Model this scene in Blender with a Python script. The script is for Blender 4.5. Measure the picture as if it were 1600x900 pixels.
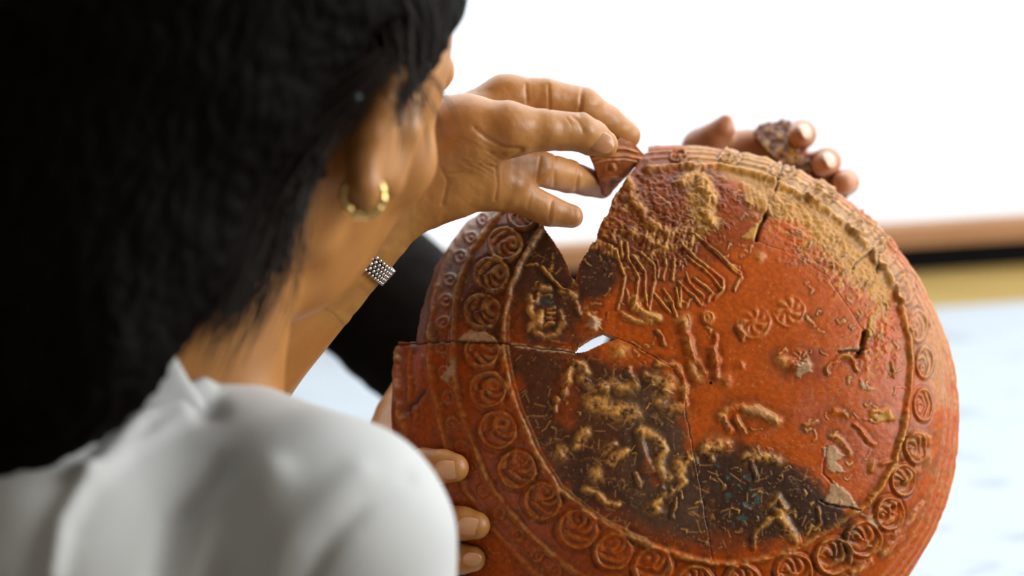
import bpy, math, random
import numpy as np
from mathutils import Matrix, Vector
random.seed(5); rng = np.random.default_rng(5)
for o in list(bpy.data.objects): bpy.data.objects.remove(o)
C = bpy.context.scene.collection
S = bpy.context.scene

# ------------------------------------------------------------------ camera
PITCH = math.radians(20); FPX = 4160.0
cam_d = bpy.data.cameras.new('camera'); cam = bpy.data.objects.new('camera', cam_d); C.objects.link(cam)
cam.location = (0, 0, 1.45); cam.rotation_euler = (math.pi/2-PITCH, 0, 0)
cam_d.lens = FPX/1600*36; cam_d.sensor_width = 36; cam_d.clip_start = .02
cam_d.dof.use_dof = True; cam_d.dof.focus_distance = 1.245; cam_d.dof.aperture_fstop = 4.2
S.camera = cam
# ------------------------------------------------------------------ sky, lamps, exposure
W = bpy.data.worlds.new('sky'); S.world = W; W.use_nodes = True
W.node_tree.nodes['Background'].inputs[0].default_value = (.93, .97, 1, 1)
W.node_tree.nodes['Background'].inputs[1].default_value = 1.3
def area(name, loc, target, sx, sy, power, col):
    l = bpy.data.lights.new(name, 'AREA'); l.shape = 'RECTANGLE'; l.size = sx; l.size_y = sy
    l.energy = power; l.color = col
    o = bpy.data.objects.new(name, l); C.objects.link(o); o.location = loc
    o.rotation_euler = (Vector(target)-Vector(loc)).to_track_quat('-Z', 'Y').to_euler(); return o
area('daylight_right_window', (2.35, 1.0, 1.85), (0, 1.0, 1.15), 1.5, 1.4, 68, (1, .97, .93))
area('rear_fill', (-.1, -1.6, 2.1), (.2, 1.2, 1.0), 1.5, 1.0, 1.0, (1, .93, .85))  # added weak fill from behind the camera, no real window there
area('daylight_main_window', (.3, 1.95, 1.75), (.1, .9, 1.1), 2.4, 1.3, 27, (.93, .97, 1))
S.view_settings.view_transform = 'Standard'; S.view_settings.look = 'None'
S.view_settings.exposure = 0; S.view_settings.gamma = 1; S.view_settings.use_curve_mapping = False

# ------------------------------------------------------------------ frames: eye frame -> world
MW = Matrix.Translation((0, 0, 1.45)) @ Matrix.Rotation(math.pi/2-PITCH, 4, 'X')
MR = np.array(MW.to_3x3()); MT = np.array([0, 0, 1.45])
def P(x, y, d): return np.array([(x-800)/FPX*d, (450-y)/FPX*d, -d])
def to_world(v): return np.asarray(v) @ MR.T + MT
def pix(v): return 800+FPX*v[:, 0]/-v[:, 2], 450-FPX*v[:, 1]/-v[:, 2]
def unit(v): v = np.asarray(v, float); return v/np.linalg.norm(v)

# ------------------------------------------------------------------ scene helpers
def tag(o, label=None, cat=None, group=None, kind=None):
    if label: o['label'] = label
    if cat: o['category'] = cat
    if group: o['group'] = group
    if kind: o['kind'] = kind
    return o
def empty(name, loc, label, cat, group=None):
    o = bpy.data.objects.new(name, None); C.objects.link(o); o.location = loc; o.empty_display_size = .05
    return tag(o, label, cat, group)
def mesh_obj(name, V, F, mat, parent=None, smooth=True, origin=None, col=None, world=False):
    """V in eye frame unless world"""
    V = np.asarray(V, float)
    if not world: V = to_world(V)
    F = np.asarray(F)
    if origin is None: origin = np.array(parent.location) if parent is not None and parent.type == 'EMPTY' else V.mean(0)
    base = np.array(origin, float)
    me = bpy.data.meshes.new(name)
    n = F.shape[1]
    me.vertices.add(len(V)); me.vertices.foreach_set('co', (V-base).astype(np.float32).ravel())
    me.loops.add(F.size); me.loops.foreach_set('vertex_index', F.astype(np.int32).ravel())
    me.polygons.add(len(F)); me.polygons.foreach_set('loop_start', np.arange(0, F.size, n, dtype=np.int32))
    me.polygons.foreach_set('use_smooth', np.full(len(F), smooth))
    me.update(calc_edges=True); me.validate()
    if col is not None:
        a = me.color_attributes.new('Col', 'FLOAT_COLOR', 'POINT')
        a.data.foreach_set('color', np.c_[col, np.ones(len(col))].astype(np.float32).ravel())
    me.materials.append(mat)
    o = bpy.data.objects.new(name, me); C.objects.link(o)
    if parent is not None:
        o.parent = parent
        pl = parent.matrix_basis.translation if parent.type == 'EMPTY' else None
        w = Vector(base)
        q = parent; acc = Vector((0, 0, 0))
        while q is not None: acc += q.location; q = q.parent
        o.location = w-acc
    else: o.location = base
    return o
def box(name, x0, x1, y0, y1, z0, z1, mat, parent=None, rot=None, piv=None, bev=.003):
    v = np.array([[a, b, c] for a in (x0, x1) for b in (y0, y1) for c in (z0, z1)], float)
    f = np.array([[0, 1, 3, 2], [4, 6, 7, 5], [0, 4, 5, 1], [2, 3, 7, 6], [0, 2, 6, 4], [1, 5, 7, 3]])
    if rot is not None:
        c, s = math.cos(rot), math.sin(rot); d = v-np.array(piv)
        v = np.c_[d[:, 0]*c-d[:, 1]*s, d[:, 0]*s+d[:, 1]*c, d[:, 2]]+np.array(piv)
    o = mesh_obj(name, v, f, mat, parent, smooth=False, world=True)
    if bev:
        m = o.modifiers.new('edge', 'BEVEL'); m.width = bev; m.segments = 2; m.limit_method = 'NONE'
    return o

# ------------------------------------------------------------------ materials
def material(name, color=(.8, .8, .8), rough=.5, metal=0, **kw):
    m = bpy.data.materials.new(name); m.use_nodes = True
    b = m.node_tree.nodes['Principled BSDF']
    b.inputs['Base Color'].default_value = (*color, 1); b.inputs['Roughness'].default_value = rough
    b.inputs['Metallic'].default_value = metal
    for k, v in kw.items(): b.inputs[k].default_value = v
    return m, m.node_tree, b
def noise_color(m, c1, c2, scale, detail=4, lo=.35, hi=.65, coords='Object', stretch=None):
    nt = m.node_tree; b = nt.nodes['Principled BSDF']
    tc = nt.nodes.new('ShaderNodeTexCoord'); n = nt.nodes.new('ShaderNodeTexNoise')
    n.inputs['Scale'].default_value = scale; n.inputs['Detail'].default_value = detail
    if stretch:
        mp = nt.nodes.new('ShaderNodeMapping'); mp.inputs['Scale'].default_value = stretch
        nt.links.new(tc.outputs[coords], mp.inputs[0]); nt.links.new(mp.outputs[0], n.inputs[0])
    else: nt.links.new(tc.outputs[coords], n.inputs[0])
    r = nt.nodes.new('ShaderNodeValToRGB')
    r.color_ramp.elements[0].position = lo; r.color_ramp.elements[0].color = (*c1, 1)
    r.color_ramp.elements[1].position = hi; r.color_ramp.elements[1].color = (*c2, 1)
    nt.links.new(n.outputs[0], r.inputs[0]); nt.links.new(r.outputs[0], b.inputs['Base Color'])
    return n
def add_bump(m, scale, dist, strength=.5, detail=5, stretch=None):
    nt = m.node_tree; b = nt.nodes['Principled BSDF']
    tc = nt.nodes.new('ShaderNodeTexCoord'); n = nt.nodes.new('ShaderNodeTexNoise')
    n.inputs['Scale'].default_value = scale; n.inputs['Detail'].default_value = detail
    mp = nt.nodes.new('ShaderNodeMapping'); mp.inputs['Scale'].default_value = stretch or (1, 1, 1)
    nt.links.new(tc.outputs['Object'], mp.inputs[0]); nt.links.new(mp.outputs[0], n.inputs[0])
    bp = nt.nodes.new('ShaderNodeBump'); bp.inputs['Distance'].default_value = dist; bp.inputs['Strength'].default_value = strength
    nt.links.new(n.outputs[0], bp.inputs['Height']); nt.links.new(bp.outputs[0], b.inputs['Normal'])
SK = dict(); SK['Subsurface Weight'] = .22; SK['Subsurface Radius'] = (1, .35, .15); SK['Subsurface Scale'] = .006
skin, _, _ = material('skin', rough=.42, **SK); noise_color(skin, (.41, .178, .046), (.51, .238, .070), 38, 5)
add_bump(skin, 900, .0002, .35)
skin2, _, _ = material('skin_tan', rough=.45, **SK); noise_color(skin2, (.42, .16, .07), (.55, .25, .12), 45, 5)
add_bump(skin2, 900, .0002, .35)
nail_m, _, _ = material('nail', (.56, .28, .14), rough=.25, **SK)
nail2_m, _, _ = material('clear_nail', (.80, .55, .42), rough=.2, **SK)
hair_m, _, _ = material('black_hair', (.0025, .0016, .0012), rough=.6); add_bump(hair_m, 60, .001, .4, stretch=(9, 9, 1))
hair_m.node_tree.nodes['Principled BSDF'].inputs['Specular IOR Level'].default_value = .06
strand_m, _, _ = material('dark_brown_hair', (.018, .008, .004), rough=.5)
shirt_m, _, _ = material('white_cotton', (.57, .60, .61), rough=.85); add_bump(shirt_m, 1400, .0003, .3)
shirt_m.node_tree.nodes['Principled BSDF'].inputs['Sheen Weight'].default_value = .1
black_m, _, _ = material('black_cloth', (.006, .004, .003), rough=.9, **{'Specular IOR Level': .15}); add_bump(black_m, 500, .0005, .4)
stud_m, _, _ = material('dull_glass_bead', (.10, .14, .14), rough=.3)
gold_m, _, _ = material('gold', (.95, .68, .28), rough=.28, metal=1)
steel_m, _, _ = material('steel', (.72, .72, .70), rough=.2, metal=1)
dark_m, _, _ = material('black_rubber', (.006, .006, .008), rough=.8)
dark_m.node_tree.nodes['Principled BSDF'].inputs['Specular IOR Level'].default_value = .1
wood_m, _, _ = material('sill_wood', rough=.5); noise_color(wood_m, (.42, .20, .085), (.52, .27, .13), 6, stretch=(1, 1, 14))
tan_m, _, _ = material('tan_board', rough=.55); noise_color(tan_m, (.40, .27, .075), (.50, .35, .12), 5, stretch=(1, 12, 1))
wall_m, _, _ = material('plaster', (.34, .30, .25), rough=.9); add_bump(wall_m, 90, .001, .3)
floor_m, _, _ = material('floor_tile', rough=.5); noise_color(floor_m, (.20, .16, .12), (.26, .21, .16), 3)
frame_m, _, _ = material('white_paint', (.8, .8, .8), rough=.4)
table_m, _, _ = material('white_marble', rough=.35)
nz = noise_color(table_m, (.36, .42, .47), (.52, .59, .66), 22, 7, .30, .42, stretch=(1, 2.2, 1))

# ------------------------------------------------------------------ implicit surfaces (smooth unions of tapered limbs), meshed by surface nets
def surface_nets(Fv, org, h):
    nx, ny, nz = Fv.shape; ins = Fv < 0
    cnt = np.zeros((nx-1, ny-1, nz-1), np.int8)
    acc = np.zeros((nx-1, ny-1, nz-1), bool)
    s = ins[:-1, :-1, :-1]
    allin = np.ones_like(acc); anyin = np.zeros_like(acc)
    for a in (0, 1):
        for b in (0, 1):
            for c in (0, 1):
                q = ins[a:nx-1+a, b:ny-1+b, c:nz-1+c]; allin &= q; anyin |= q
    act = anyin & ~allin
    ii, jj, kk = np.nonzero(act); n = len(ii)
    idx = -np.ones(act.shape, np.int32); idx[ii, jj, kk] = np.arange(n)
    pos = np.zeros((n, 3)); num = np.zeros(n)
    corners = [(a, b, c) for a in (0, 1) for b in (0, 1) for c in (0, 1)]
    for c0 in corners:
        for ax in range(3):
            if c0[ax]: continue
            c1 = list(c0); c1[ax] = 1
            v0 = Fv[ii+c0[0], jj+c0[1], kk+c0[2]]; v1 = Fv[ii+c1[0], jj+c1[1], kk+c1[2]]
            m = (v0 < 0) != (v1 < 0); t = np.where(m, v0/np.where(m, v0-v1, 1), 0)
            for d in range(3):
                pos[:, d] += np.where(m, c0[d] + (t if d == ax else 0), 0)
            num += m
    V = (np.c_[ii, jj, kk] + pos/num[:, None])*h + org
    quads = []
    for ax in range(3):
        o1, o2 = [(1, 2), (2, 0), (0, 1)][ax]
        sl0 = [slice(None)]*3; sl1 = [slice(None)]*3
        sl0[ax] = slice(0, -1); sl1[ax] = slice(1, None)
        A = ins[tuple(sl0)]; B = ins[tuple(sl1)]
        e = np.array(np.nonzero(A != B)).T
        ok = (e[:, o1] > 0) & (e[:, o2] > 0) & (e[:, o1] < Fv.shape[o1]-1) & (e[:, o2] < Fv.shape[o2]-1)
        e = e[ok]; sg = A[tuple(e.T)]
        def cell(d1, d2):
            q = e.copy(); q[:, o1] -= d1; q[:, o2] -= d2; return idx[tuple(q.T)]
        a, b, c, d = cell(1, 1), cell(0, 1), cell(0, 0), cell(1, 0)
        quads.append(np.where(sg[:, None], np.c_[a, b, c, d], np.c_[d, c, b, a]))
    Q = np.vstack(quads); Q = Q[(Q >= 0).all(1)]
    return V, Q
def d_cone(X, a, b, ra, rb):
    a = np.asarray(a); b = np.asarray(b); ba = b-a; L = ba@ba
    t = np.clip(((X-a)@ba)/L, 0, 1) if L > 1e-12 else np.zeros(X.shape[:-1])
    return np.linalg.norm(X-a-t[..., None]*ba, axis=-1)-(ra+(rb-ra)*t)
def d_ell(X, c, B, r):
    q = (X-c)@np.asarray(B).T/np.asarray(r); k = np.linalg.norm(q, axis=-1); k2 = np.linalg.norm(q/np.asarray(r), axis=-1)
    return k*(k-1)/np.maximum(k2, 1e-9)
def implicit(prims, h, pad=.006, cuts=(), clip=None):
    """prims: ('c',a,b,ra,rb,k) or ('e',c,B,r,k) ; cuts the same, subtracted"""
    lo = np.full(3, 1e9); hi = -lo
    def bb(p):
        if p[0] == 'c': return np.minimum(p[1]-p[3], p[2]-p[4]), np.maximum(p[1]+p[3], p[2]+p[4])
        r = max(p[3]); return p[1]-r, p[1]+r
    for p in prims:
        a, b = bb(p); lo = np.minimum(lo, a); hi = np.maximum(hi, b)
    if clip is not None: lo = np.maximum(lo, clip[0]); hi = np.minimum(hi, clip[1])
    lo = lo-pad; hi = hi+pad
    n = np.ceil((hi-lo)/h).astype(int)+1
    F = np.full(n, .03, np.float64)
    ax = [lo[i]+np.arange(n[i])*h for i in range(3)]
    for sgn, ps in ((1, prims), (-1, cuts)):
        for p in ps:
            k = p[-1]; a, b = bb(p); m = k+3*h
            i0 = np.clip(((a-m-lo)/h).astype(int), 0, n); i1 = np.clip(((b+m-lo)/h).astype(int)+2, 0, n)
            if (i1 <= i0).any(): continue
            X = np.stack(np.meshgrid(*[ax[i][i0[i]:i1[i]] for i in range(3)], indexing='ij'), -1)
            d = d_cone(X, p[1], p[2], p[3], p[4]) if p[0] == 'c' else d_ell(X, p[1], p[2], p[3])
            G = F[i0[0]:i1[0], i0[1]:i1[1], i0[2]:i1[2]]
            if sgn > 0:
                q = np.clip(.5+.5*(G-d)/k, 0, 1); G[...] = G*(1-q)+d*q-k*q*(1-q)
            else:
                d = -d; q = np.clip(.5+.5*(d-G)/k, 0, 1); G[...] = G*(1-q)+d*q+k*q*(1-q)
    for s in range(3):   # close the field on the grid border
        sl = [slice(None)]*3; sl[s] = 0; F[tuple(sl)] = np.maximum(F[tuple(sl)], h); sl[s] = -1; F[tuple(sl)] = np.maximum(F[tuple(sl)], h)
    return surface_nets(F, lo, h)
def vnormals(V, F):
    n = np.cross(V[F[:, 2]]-V[F[:, 0]], V[F[:, 3 % F.shape[1]]]-V[F[:, 1]]) if F.shape[1] == 4 else np.cross(V[F[:, 1]]-V[F[:, 0]], V[F[:, 2]]-V[F[:, 0]])
    N = np.zeros_like(V)
    for i in range(F.shape[1]):
        for d in range(3): N[:, d] += np.bincount(F[:, i], n[:, d], len(V))
    return N/np.maximum(np.linalg.norm(N, axis=1), 1e-12)[:, None]
def relax(V, F, it=2, w=.5):
    for _ in range(it):
        A = np.zeros_like(V); c = np.zeros(len(V)); k = F.shape[1]
        for i in range(k):
            a, b = F[:, i], F[:, (i+1) % k]
            for d in range(3):
                A[:, d] += np.bincount(a, V[b, d], len(V))+np.bincount(b, V[a, d], len(V))
            c += np.bincount(a, minlength=len(V))+np.bincount(b, minlength=len(V))
        V = V*(1-w)+w*A/np.maximum(c, 1)[:, None]
    return V
def chain(pts, k):
    """pts: (x, y, depth, radius_m)"""
    q = [(P(*p[:3]), p[3]) for p in pts]
    return [('c', q[i][0], q[i+1][0], q[i][1], q[i+1][1], k if i == 0 else .0012) for i in range(len(q)-1)]
def seg_dist(px, py, pts):
    d = np.full(px.shape, 1e9)
    for (x0, y0), (x1, y1) in zip(pts[:-1], pts[1:]):
        dx, dy = x1-x0, y1-y0; L = dx*dx+dy*dy+1e-9
        t = np.clip(((px-x0)*dx+(py-y0)*dy)/L, 0, 1)
        d = np.minimum(d, np.hypot(px-x0-t*dx, py-y0-t*dy))
    return d
def stroke(px, py, pts, w):
    pts = np.array(pts, float); lo = pts.min(0)-3*w; hi = pts.max(0)+3*w
    out = np.zeros(px.shape); m = (px > lo[0]) & (px < hi[0]) & (py > lo[1]) & (py < hi[1])
    if m.any(): out[m] = np.exp(-(seg_dist(px[m], py[m], pts)/w)**2)
    return out
def inside(px, py, poly):
    r = np.zeros(px.shape, bool); n = len(poly)
    for i in range(n):
        x0, y0 = poly[i]; x1, y1 = poly[(i+1) % n]
        if y0 == y1: continue
        c = ((y0 > py) != (y1 > py)) & (px < (x1-x0)*(py-y0)/(y1-y0)+x0); r ^= c
    return r
def soft(px, py, poly, w, wob=None):
    """0..1 mask of a polygon with an edge w px wide"""
    d = seg_dist(px, py, list(poly)+[poly[0]]); s = np.where(inside(px, py, poly), d, -d)
    if wob is not None: s = s+wob
    return np.clip(.5+s/(2*w), 0, 1)
_lat = rng.random((256, 256))
def vn(x, y):
    xi = np.floor(x).astype(int); yi = np.floor(y).astype(int); fx = x-xi; fy = y-yi
    fx = fx*fx*(3-2*fx); fy = fy*fy*(3-2*fy); a = lambda i, j: _lat[(xi+i) % 256, (yi+j) % 256]
    return (a(0, 0)*(1-fx)+a(1, 0)*fx)*(1-fy)+(a(0, 1)*(1-fx)+a(1, 1)*fx)*fy
def fbm(x, y, s, o=4, seed=0):
    r = 0; A = .5; f = 1/s; t = 0
    for i in range(o):
        r = r+A*vn(x*f+13.7*i+seed*7.3, y*f+5.1*i+seed*3.9); t += A; A *= .5; f *= 2
    return r/t-.5

# ------------------------------------------------------------------ the room
YAW = math.radians(10.84)
wp = (0, 1.903, 0)      # the window wall recedes to the right
def rbox(name, x0, x1, y0, y1, z0, z1, mat, **kw): return box(name, x0, x1, wp[1]+y0, wp[1]+y1, z0, z1, mat, rot=YAW, piv=wp, **kw)
ST = dict(kind='structure')
tag(box('floor', -2.2, 2.6, -2.2, 3.2, -.05, 0, floor_m, bev=0), **ST)
tag(box('ceiling', -2.2, 2.6, -2.2, 3.2, 2.9, 2.95, wall_m, bev=0), **ST)
tag(box('wall_left', -2.25, -2.2, -2.2, 3.2, 0, 2.9, wall_m, bev=0), **ST)
tag(box('wall_rear', -2.2, 2.6, -2.25, -2.2, 0, 2.9, wall_m, bev=0), **ST)
tag(box('wall_right', 2.55, 2.6, -2.2, 3.2, 0, 2.9, wall_m, bev=0), **ST)
tag(rbox('wall_back', -2.4, 2.8, .001, .02, 0, .7735, wall_m, bev=0), **ST)
tag(rbox('wall_back', -2.4, 2.8, .001, .02, 2.5, 2.95, wall_m, bev=0), **ST)
tag(rbox('wall_back', -2.4, -1.5, .001, .02, .7735, 2.5, wall_m, bev=0), **ST)
tag(rbox('wall_back', 2.0, 2.8, .001, .02, .7735, 2.5, wall_m, bev=0), **ST)
tag(rbox('trim_1', -1.5, 2.0, -.012, .006, .7735, .7905, wood_m, bev=.0015), **ST)      # wooden sill
tag(rbox('trim_2', -1.5, 2.0, 0, .004, .70, .7735, dark_m, bev=0), **ST)                # black gap under the sill
wn = empty('window_1', (0, 1.95, .79), None, None); wn['kind'] = 'structure'
def fr(nm, *a): 
    o = rbox(nm, *a, frame_m, parent=wn, bev=.002); return o
fr('window_frame', -1.5, -1.44, .045, .085, .76, 2.5); fr('window_frame', 1.94, 2.0, .045, .085, .76, 2.5)
fr('window_frame', -1.44, 1.94, .045, .085, 2.44, 2.5)
fr('mullion', -.62, -.57, .045, .085, .76, 2.44); fr('mullion', .98, 1.03, .045, .085, .76, 2.44)
glass_m, _, _ = material('glass', (1, 1, 1), rough=0)
nt = glass_m.node_tree; t = nt.nodes.new('ShaderNodeBsdfTransparent'); g = nt.nodes.new('ShaderNodeBsdfGlossy'); g.inputs['Roughness'].default_value = .02
mx = nt.nodes.new('ShaderNodeMixShader'); mx.inputs[0].default_value = .05
nt.links.new(t.outputs[0], mx.inputs[1]); nt.links.new(g.outputs[0], mx.inputs[2]); nt.links.new(mx.outputs[0], nt.nodes['Material Output'].inputs[0])
for a, b in ((-1.44, -.62), (-.57, .98), (1.03, 1.94)):
    rbox('pane', a, b, .063, .066, .7905, 2.44, glass_m, parent=wn, bev=0)
# sheer curtain in front of the glass
cur_m = bpy.data.materials.new('sheer_curtain'); cur_m.use_nodes = True; nt = cur_m.node_tree
t = nt.nodes.new('ShaderNodeBsdfTransparent'); g = nt.nodes.new('ShaderNodeBsdfTranslucent'); g.inputs[0].default_value = (.93, .95, .97, 1)
mx = nt.nodes.new('ShaderNodeMixShader'); mx.inputs[0].default_value = .6
nt.links.new(t.outputs[0], mx.inputs[1]); nt.links.new(g.outputs[0], mx.inputs[2]); nt.links.new(mx.outputs[0], nt.nodes['Material Output'].inputs[0])
n = 700; xs = np.linspace(-1.48, 1.98, n); fy = .018+.006*np.sin(xs*21)+.003*np.sin(xs*53+1)
cy, sy = math.cos(YAW), math.sin(YAW); zs = np.linspace(.792, 2.48, 6)
V = np.array([[x*cy-y*sy, wp[1]+x*sy+y*cy, z] for z in zs for x, y in zip(xs, fy)])
F = np.array([[r*n+i, r*n+i+1, (r+1)*n+i+1, (r+1)*n+i] for r in range(5) for i in range(n-1)])
o = mesh_obj('curtain', V, F, cur_m, world=True)
tag(o, 'sheer white curtain hanging before the bright window', 'curtain')
# the table
tb = empty('work_table', (.8, 1.5, 0), 'white marble table with a tan wooden strip along its far edge', 'table')
rbox('tabletop', -.23, 2.0, -.80, -.081, .71, .75, table_m, parent=tb, bev=.0015)
rbox('edge_strip', -.23, 2.0, -.081, -.001, .71, .7497, tan_m, parent=tb, bev=.001)
for x in (-.2, 1.92):
    for y in (-.76, -.13): rbox('leg', x, x+.06, y, y+.06, 0, .71, wood_m, parent=tb, bev=.002)

# ------------------------------------------------------------------ the relief vessel
BC = P(1056, 648, 1.318)
BN = unit((.15, .235, .955)); BX = unit(np.cross((0, 1, 0), BN)); BY = np.cross(BN, BX)
PX = FPX/1.29                     # picture px per metre on the vessel
clay_m, nt, b = material('red_slip_pottery', rough=.38, **{'Specular IOR Level': .24})
at = nt.nodes.new('ShaderNodeVertexColor'); at.layer_name = 'Col'
tc = nt.nodes.new('ShaderNodeTexCoord'); n1 = nt.nodes.new('ShaderNodeTexNoise'); n1.inputs['Scale'].default_value = 420; n1.inputs['Detail'].default_value = 8
nt.links.new(tc.outputs['Object'], n1.inputs[0])
hs = nt.nodes.new('ShaderNodeMix'); hs.data_type = 'RGBA'; hs.blend_type = 'MULTIPLY'; hs.inputs[0].default_value = .75
cr = nt.nodes.new('ShaderNodeValToRGB'); cr.color_ramp.elements[0].position = .3; cr.color_ramp.elements[0].color = (.62, .55, .5, 1); cr.color_ramp.elements[1].position = .62
nt.links.new(n1.outputs[0], cr.inputs[0]); nt.links.new(at.outputs[0], hs.inputs[6]); nt.links.new(cr.outputs[0], hs.inputs[7]); nt.links.new(hs.outputs[2], b.inputs['Base Color'])
bp = nt.nodes.new('ShaderNodeBump'); bp.inputs['Distance'].default_value = .0008; bp.inputs['Strength'].default_value = .12
nt.links.new(n1.outputs[0], bp.inputs['Height']); nt.links.new(bp.outputs[0], b.inputs['Normal'])
clay_edge_m, _, _ = material('broken_clay', rough=.8); noise_color(clay_edge_m, (.42, .16, .055), (.60, .30, .12), 160)

def relief(px, py, rho, ang):
    """height (m) and colour of the decorated face; px, py in picture pixels"""
    H = np.zeros(px.shape); Wn = np.zeros(px.shape); Dt = np.zeros(px.shape)          # Wn: worn, paler clay
    def ridge(pts, w, h, worn=.5):
        s = stroke(px, py, pts, w); np.maximum(H, 0); H[...] = H+h*s; np.maximum(Wn, s*worn, out=Wn)
        # a groove on both sides
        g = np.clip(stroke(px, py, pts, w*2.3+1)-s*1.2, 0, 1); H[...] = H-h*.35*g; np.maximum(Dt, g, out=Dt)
    mm = .001; px0, py0 = px, py
    wx = fbm(px, py, 16, 4, 31); wy = fbm(px, py, 16, 4, 37); px = px0+wx*5; py = py0+wy*5
    # mouldings of the left border, drawn as the photo shows them
    A = [(745,318),(733,350),(710,383),(688,430),(678,473),(672,527),(674,590),(687,653),(700,700),(730,767),(760,813),(793,850),(830,889),(870,925),(930,965),(1000,990)]
    B = [(795,318),(760,360),(737,393),(720,433),(712,470),(708,530),(707,567),(713,607),(723,650),(737,690),(760,747),(787,787),(817,823),(847,853),(885,885),(930,915),(1000,945),(1080,960),(1180,955),(1290,920),(1360,880)]
    T = [(858,345),(838,370),(815,410),(797,450),(788,500),(785,545),(795,600),(812,650),(835,705),(872,762),(910,795),(950,822),(1000,845),(1060,868),(1110,880),(1150,882),(1200,872),(1250,855),(1300,825),(1345,795),(1372,768),(1397,722),(1413,670),(1421,610),(1424,570),(1419,520),(1405,465),(1380,415),(1345,375),(1315,345),(1270,315),(1215,286),(1170,268),(1120,259),(1060,260),(1010,265)]
    ridge(A, 6, 1.5*mm, .35); ridge(B, 4.5, 1.5*mm, .6); ridge([(x-7, y+2) for x, y in B[:16]], 2, .5*mm, .2)
    ridge(T, 4.5, 1.7*mm, .6)
    ridge([(x+7, y-3) for x, y in T[4:13]], 2, .6*mm, .3)
    # turned mouldings round the right-hand edge
    rm = np.clip((ang_mask(ang)), 0, 1)
    for r0, w0, h0 in ((.885, .006, .9), (.915, .005, 1.1), (.943, .006, 1.2), (.968, .006, 1.2)):
        s = np.exp(-((rho-r0)/w0)**2)*rm; H += h0*mm*s; np.maximum(Wn, s*.35, out=Wn)
    px = px0+wx*3; py = py0+wy*3
    # big whorled medallions
    med = [(790,382,27,1),(768,430,28,1),(754,487,29,1),(754,548,28,1),(763,609,30,1),(778,672,31,1),(808,733,31,1),(848,783,30,1),(903,827,32,1),(958,862,30,1),(1020,885,31,1),(1085,912,30,1),(817,336,24,1),
           (1349,842,29,1),(1389,802,27,.85),(1302,869,30,1),(1240,893,30,1),(1160,910,29,1),(1411,750,26,.75),(1430,700,26,.65),(1442,633,27,.55),(1444,567,26,.52),(1433,510,26,.55),(1413,452,25,.62),(1380,395,24,.8),(1345,350,22,1.1),(1280,303,24,1.5),(1222,268,18,1.6),(1140,246,17,1.9),(1060,246,14,2)]
    for cx, cy, r, asp in med:
        m = (abs(px-cx) < r*2) & (abs(py-cy) < r*2)
        if not m.any(): continue
        tilt = math.atan2(cy-590, cx-1075)
        dx = px[m]-cx; dy = py[m]-cy
        if asp < 1: dx = dx/asp
        if asp > 1: dy = dy*min(asp, 1.5)
        q = np.hypot(dx, dy)/r; a = np.arctan2(dy, dx)+tilt
        ring = np.exp(-((q-.9)/.10)**2)
        # a whorl of curved petals springing from one side
        u = dx/r*math.cos(tilt)+dy/r*math.sin(tilt); v = -dx/r*math.sin(tilt)+dy/r*math.cos(tilt)
        rj = np.random.default_rng(int(cx*7+cy)).uniform(-1, 1, 4); sp = np.hypot(u+.42+.1*rj[0], v-.3+.1*rj[1])+.05*np.sin(a*3+rj[2]*3); wh = (np.clip(.5+.62*np.cos(2*np.pi*2.1*sp+a*1.6+rj[3]), 0, 1))*(q < .82)*np.clip((.85-q)*6, 0, 1)
        kn = np.exp(-((q)/.22)**2)
        hh = 1.25*ring+.75*wh+.5*kn-.35*np.exp(-((q-1.12)/.1)**2)
        if cx > 1395 : hh *= .8
        H[m] += hh*mm*1.25; Wn[m] = np.maximum(Wn[m], (.75*ring+.45*wh) if (cx < 800 and cy < 570) or (cx > 1270 and cx < 1320 and cy > 850) else .40*ring+.28*wh)
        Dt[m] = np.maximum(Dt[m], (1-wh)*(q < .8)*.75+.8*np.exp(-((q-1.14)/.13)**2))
    for cx, cy in [(755,343),(737,372),(720,402),(704,437),(697,470),(693,505),(692,545),(696,583),(701,620),(708,660),(720,697),(737,730),(756,766),(780,802),(810,837),(840,868),(868,893),(905,918),(950,938)]:
        d = np.hypot(px-cx, py-cy)/11.5; m = d < 2
        H[m] += mm*(1.1*np.exp(-((d[m]-.75)/.22)**2)+1.2*np.exp(-(d[m]/.35)**2)); Wn[m] = np.maximum(Wn[m], .35*np.exp(-((d[m]-.75)/.25)**2))
    o4 = lambda L: [(900+x/3, 220+y/3) for x, y in L]
    px = px0+wx*5; py = py0+wy*5
    # drapery of the upper figure
    for L in ([(190,520),(205,580),(225,640),(215,720),(195,790)], [(240,480),(245,560),(290,640),(285,720),(265,790)], [(270,540),(320,610),(325,700),(335,780)], [(300,520),(365,580),(370,660),(345,790)],
              [(460,540),(450,650)], [(500,490),(600,580),(690,650),(690,700),(650,745)], [(560,440),(650,520),(740,610),(775,640),(740,700)], [(600,470),(700,560),(770,620)], [(520,540),(620,620),(685,700)],
              [(480,660),(520,700),(590,770)], [(560,650),(640,715),(620,750)], [(470,690),(480,780)], [(490,680),(488,780)], [(370,720),(440,800)], [(420,560),(410,650)], [(380,560),(385,640)],
              [(410,700),(450,760),(470,820)], [(520,640),(560,700),(600,730)], [(210,470),(215,550)], [(235,700),(250,760)]):
        ridge(o4(L), 2.0, .95*mm, 1.0)
    for i in range(7):   # fringe
        x, y = 82+i*17, 455+i*8; ridge(o4([(x, y+5), (x-8+i*2, y+42)]), 3, .9*mm, .95)
    for i in range(11):
        x, y = 330+i*22, 405+abs(i-4)*7+(i % 2)*12; ridge(o4([(x, y), (x-18, y+62)]), 3.2, .9*mm, .75)
    ridge(o4([(230,160),(260,250),(300,330),(360,400),(440,440),(530,420)]), 8, 1.3*mm, .8)
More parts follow.
